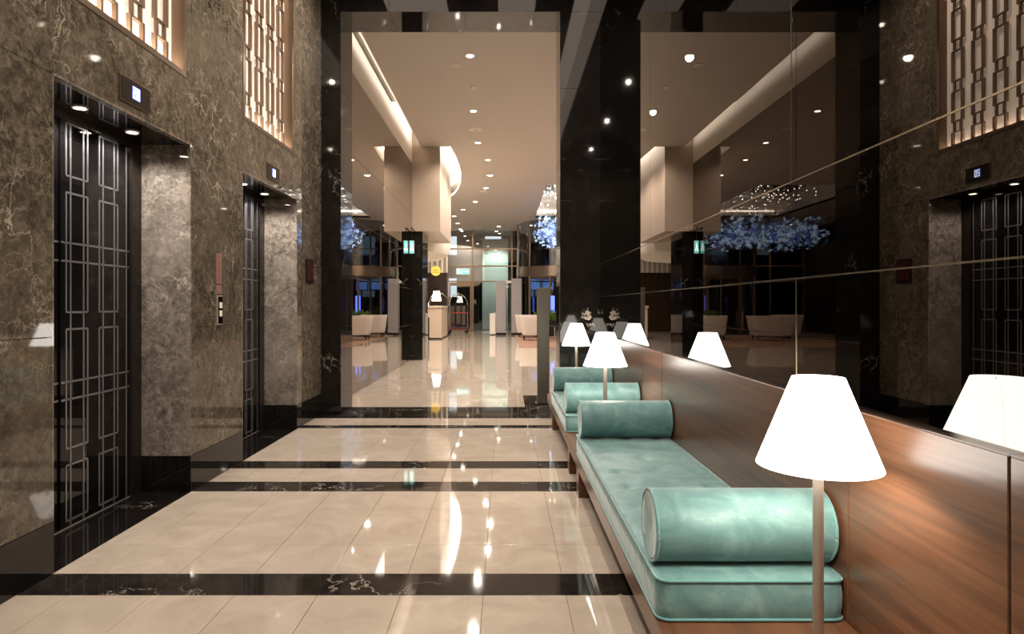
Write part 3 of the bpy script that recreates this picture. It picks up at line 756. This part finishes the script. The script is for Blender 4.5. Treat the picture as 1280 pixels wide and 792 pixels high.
# white sofas
def sofa(x, y, rz, Wd, label, cat='sofa'):
    e = empty('sofa' if cat == 'sofa' else 'armchair', (x, y, 0), rz); tag(e, label, cat, 'white lobby seats')
    D, n = .9, 40; m = MB()
    def ring(w_, d_, z, r):
        pts = rrect(w_, d_, r, 10); return [(px_-w_/2, py_-d_/2, z) for px_, py_ in pts]
    outer = [ring(Wd*.80, D*.80, .22, .18), ring(Wd*.88, D*.88, .45, .2), ring(Wd*.96, D*.96, .85, .22), ring(Wd, D, 1.0, .22), ring(Wd*.985, D*.985, 1.03, .22),
             ring(Wd-.24, D-.24, 1.02, .14), ring(Wd-.27, D-.27, .56, .13)]
    n = len(outer[0])
    for r_ in outer: m.v += r_
    for a in range(len(outer)-1):
        for i in range(n): m.f.append((a*n+i, a*n+(i+1) % n, (a+1)*n+(i+1) % n, (a+1)*n+i))
    m.f.append(tuple(reversed(range(n)))); m.f.append(tuple((len(outer)-1)*n+i for i in range(n)))
    # lower the front opening
    m.v = [(a, b, min(c_, .56) if b > D*.30 and abs(a) < Wd/2-.16 else c_) for a, b, c_ in m.v]
    m.build('shell', WHITEF, e, True)
    bx('seat_cushion', WHITEF, e, -Wd/2+.15, Wd/2-.15, -D/2+.16, D/2-.02, .50, .64, .03)
    for sx in (-1, 1):
        for sy in (-1, 1): MB().lathe([(.022, 0), (.032, .24)], 10, (sx*(Wd*.34), sy*D*.3, 0)).build('leg', BLACKM, e, True)
    return e
def sofa_at(x, y, rz, Wd, label, cat='sofa'): sofa(x, y, rz, Wd, label, cat).location.z = .0125
sofa_at(1.20, 26.9, 0, 1.15, 'white upholstered armchair seen from behind at the rug edge, partly behind the metal post', 'armchair')
sofa_at(1.05, 29.4, 0, 1.15, 'white upholstered armchair farther back on the brown rug', 'armchair')
sofa_at(3.55, 26.6, 0, 1.9, 'wide white sofa in the middle of the rug, seen in the mirrors')
sofa_at(5.2, 28.8, pi/2, 1.6, 'white sofa turned sideways at the right of the rug, seen in the mirrors')
for i, (x, y) in enumerate(((2.2, 28.2), (4.3, 29.6))):
    e = empty('side_table', (x, y, .0125)); tag(e, 'small round dark side table %s' % ('between the white armchairs' if i == 0 else 'beside the sideways white sofa'), 'table', 'lobby side tables')
    MB().lathe([(.001, .50), (.38, .50), (.38, .54), (.001, .54)], 28, cap=False).build('top', BLACKM, e, True); MB().lathe([(.03, .02), (.03, .5)], 12).build('stem', CHROME, e, True); MB().lathe([(.001, 0), (.24, 0), (.24, .02), (.001, .025)], 24, cap=False).build('base', CHROME, e, True)
e = empty('potted_plant', (2.0, 30.5, .0125)); tag(e, 'low leafy green plant in a dark trough behind the white armchairs', 'plant')
bx('trough', BLACKM, e, -.55, .55, -.2, .2, 0, .75, .02)
m = MB()
for k in range(130):
    x, y = random.uniform(-.52, .52), random.uniform(-.17, .17); a = random.uniform(0, 2*pi); h = random.uniform(.25, .55); t = random.uniform(.1, .3); b_ = .05
    m.quad((x-b_*sin(a), y+b_*cos(a), .72), (x+b_*sin(a), y-b_*cos(a), .72), (x+t*cos(a)+.02*sin(a), y+t*sin(a), .75+h), (x+t*cos(a)*.8-.02*sin(a), y+t*sin(a)*.8, .75+h*.9))
tag(m.build('foliage', plain('leaf_green', (.10, .20, .03), .5), e), kind='stuff')
e = empty('blue_banner', (2.36, 31.9, 0)); tag(e, 'tall blue lit banner by the revolving door', 'banner')
bx('panel', emit('banner_blue', (.10, .16, .9), 1.6), e, -.12, .12, -.03, .03, 1.10, 1.95, .004); MB().tube([(0, 0, .02), (0, 0, 1.1)], .015, 8).build('stand', CHROME, e); MB().lathe([(.001, 0), (.16, 0), (.16, .02), (.001, .02)], 20, cap=False).build('foot', CHROME, e)
MB().tube([(0, 0, 1.95), (.02, 0, 2.15), (-.03, 0, 2.4)], .02, 6).build('gilt_top', GOLD, e, True)

# chandelier of blue glass blossoms hanging in the coffer
e = empty('chandelier', (3.2, 26.6, 6.44)); tag(e, 'long cloud-like chandelier of blue and clear glass blossoms', 'chandelier')
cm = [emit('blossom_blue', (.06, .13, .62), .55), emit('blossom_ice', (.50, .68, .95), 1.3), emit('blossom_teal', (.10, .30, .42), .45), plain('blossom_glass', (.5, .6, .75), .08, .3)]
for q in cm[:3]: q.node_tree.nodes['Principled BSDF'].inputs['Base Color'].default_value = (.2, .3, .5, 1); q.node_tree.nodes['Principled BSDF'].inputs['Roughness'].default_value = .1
ms = [MB() for _ in cm]
for k in range(1100):
    u = random.uniform(-1, 1); ang = random.uniform(0, 2*pi); rr = math.sqrt(random.random())
    x = u*1.75+rr*cos(ang)*.35; y = random.uniform(-1, 1)*3.0*math.sqrt(max(.05, 1-u*u*.6)); z = -2.05+rr*sin(ang)*.40+.12*sin(u*5)-.1*u
    m = ms[random.choices(range(4), (4, 3, 2, 2))[0]]; s_ = random.uniform(.05, .11)
    d = Vector((random.gauss(0, 1), random.gauss(0, 1), random.gauss(0, 1))).normalized(); a = d.orthogonal().normalized(); b_ = d.cross(a); p = Vector((x, y, z))
    for t in range(5):
        t0 = 2*pi*t/5; v0 = a*cos(t0)+b_*sin(t0); v1 = a*cos(t0+.62)+b_*sin(t0+.62); v2 = a*cos(t0+.31)+b_*sin(t0+.31)
        m.quad(tuple(p), tuple(p+v0*s_*.7+d*s_*.5), tuple(p+v2*s_*1.3+d*s_*.75), tuple(p+v1*s_*.7+d*s_*.5))
for m, q, nm in zip(ms, cm, ('blue', 'ice', 'teal', 'clear')): tag(m.build('glass_blossoms', q, e), '%s glass blossoms' % nm, kind='stuff')
m = MB()
for k in range(60):
    x, y = random.uniform(-1.6, 1.6), random.uniform(-2.8, 2.8); m.tube([(x, y, -1.9), (x, y, 0)], .003, 4)
tag(m.build('hanging_wires', CHROME, e), kind='stuff')
m = MB()
for k in range(110):
    x, y, z = random.uniform(-1.7, 1.7), random.uniform(-2.9, 2.9), random.uniform(-.85, -.08); s_ = .024
    m.lathe([(.001, -s_), (s_, 0), (.001, s_)], 5, (x, y, z), cap=False)
tag(m.build('tiny_lights', emit('tiny_light', (1, .93, .8), 9), e), kind='stuff')
bx('canopy_plate', plain('canopy_dark', (.02, .02, .022), .2), e, -1.75, 1.75, -3.0, 3.0, -.04, 0)
